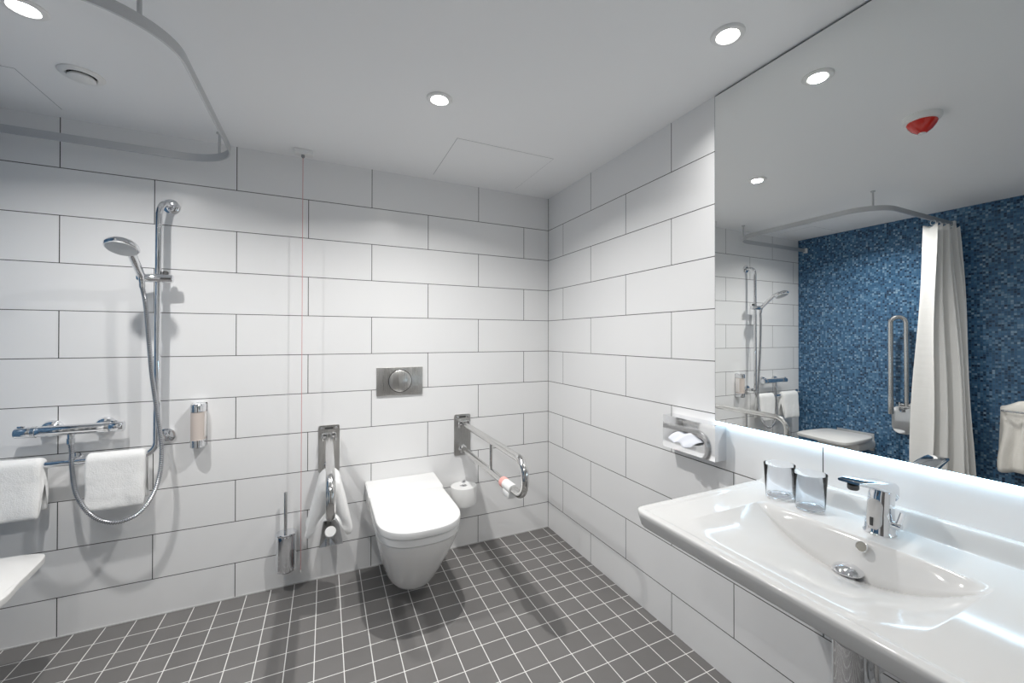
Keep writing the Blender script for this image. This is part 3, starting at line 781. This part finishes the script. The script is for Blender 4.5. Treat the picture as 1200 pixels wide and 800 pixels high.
tube(b, [(-2.640, -.912, .745), (-2.640, -.815, .745)], .010, n=16); obj('hinge', b, M['satin'], t)

# ================================================================== TOWEL RAIL ON THE MOSAIC WALL
rb = -2.615; rz = .790
t = thing('towel_rail', 'chrome towel rail on the blue mosaic wall carrying a cream bath towel', 'towel rail', (XL, -1.62, rz))
b = NB(); tube(b, fillet([(XL + .004, -1.385, rz), (rb, -1.385, rz), (rb, -1.90, rz), (XL + .004, -1.90, rz)], .02), .009, n=16); obj('bar', b, M['chrome'], t)
b = NB(); tube(b, fillet([(rb + .006, -1.385, rz), (rb + .062, -1.385, rz), (rb + .062, -1.90, rz), (rb + .006, -1.90, rz)], .02), .006, n=14); obj('front_bar', b, M['chrome'], t)
for yy in (-1.385, -1.90):
    b = NB(); lathe(b, [(.024, 0), (.024, .006), (.012, .010)], (XL, yy, rz), (1, 0, 0), 24); obj('wall_flange', b, M['chrome'], t)
def bath_towel():
    secs = []; N = 60
    for k in range(N + 1):
        f = k / N; y = -1.372 - f * .47
        pl = .016 * math.sin(f * 2 * PI * 5.5) + .006 * math.sin(f * 41)
        fold = .5 + .5 * math.cos(f * 2 * PI * 5.5)
        o, i_ = [], []
        cl = []
        for q in range(13): g_ = q / 12; cl.append((.020 + .020 * (1 - g_) + pl * (1 - g_) , -.385 * (1 - g_) - .008 * math.sin(f * 23) * (1 - g_)))
        for q in range(1, 8): a = PI * q / 8; cl.append((.022 * math.cos(a), .020 * math.sin(a) + .045 * math.sin(a) * sm(0, .25, f)))
        for q in range(13): g_ = q / 12; cl.append((-.020 - .020 * g_ + .3 * pl * g_, -.33 * g_))
        for j, (q, z) in enumerate(cl):
            p0 = Vector(cl[max(j-1, 0)]); p1 = Vector(cl[min(j+1, len(cl)-1)]); tg = (p1 - p0).normalized(); nn = Vector((tg.y, -tg.x)); h = .0085 * (.6 if k in (0, N) else 1)
            yy = y + (.012 * math.sin(z * 14) if f < .2 else 0)
            o.append(Vector((rb + q + nn.x * h, yy, rz + z + nn.y * h))); i_.append(Vector((rb + q - nn.x * h, yy, rz + z - nn.y * h)))
        secs.append(o + i_[::-1])
    b = NB(); loft(b, secs)
    o = obj('bath_towel', b, M['robe'], loc=(rb, -1.6, rz), angle=180); tag(o, 'cream terry bath towel draped in folds over the rail on the mosaic wall', 'towel')
bath_towel()

# ================================================================== WORLD + CAMERA
w = bpy.data.worlds.new('world'); S.world = w; w.use_nodes = True
w.node_tree.nodes['Background'].inputs[0].default_value = (.8, .85, .9, 1); w.node_tree.nodes['Background'].inputs[1].default_value = .3

F, PX, PY = 493.6352, 627.2246, 392.6242
cam = bpy.data.cameras.new('camera'); co = bpy.data.objects.new('camera', cam); link(co, None)
cam.sensor_width = 36.; cam.lens = F / 1200 * 36.; cam.sensor_fit = 'HORIZONTAL'
cam.shift_x = -(PX - 600) / 1200; cam.shift_y = (PY - 400) / 1200
yaw, pit, rol = .4623, .0055, .0011
fwd = Vector((math.sin(yaw), math.cos(yaw), 0)); rt = Vector((math.cos(yaw), -math.sin(yaw), 0)); up = Vector((0, 0, 1))
f2 = fwd * math.cos(pit) + up * math.sin(pit); u2 = up * math.cos(pit) - fwd * math.sin(pit)
r3 = rt * math.cos(rol) + u2 * math.sin(rol); u3 = u2 * math.cos(rol) - rt * math.sin(rol)
mw = Matrix.Identity(4)
for i in range(3): mw[i][0], mw[i][1], mw[i][2] = r3[i], u3[i], -f2[i]
mw.translation = Vector((-1.3282, -2.4701, 1.2553)); co.matrix_world = mw
cam.clip_start = .02; cam.clip_end = 50
S.camera = co

vs = S.view_settings
S.display_settings.display_device = 'sRGB'
vs.view_transform = 'Standard'; vs.look = 'None'; vs.gamma = 1.; vs.use_curve_mapping = False; vs.exposure = .03
try:
    cy = S.cycles; cy.use_denoising = True; cy.max_bounces = 12; cy.diffuse_bounces = 7; cy.glossy_bounces = 6; cy.transmission_bounces = 8
    cy.sample_clamp_indirect = 6.; cy.blur_glossy = .6; cy.caustics_reflective = True; cy.caustics_refractive = True
except Exception: pass
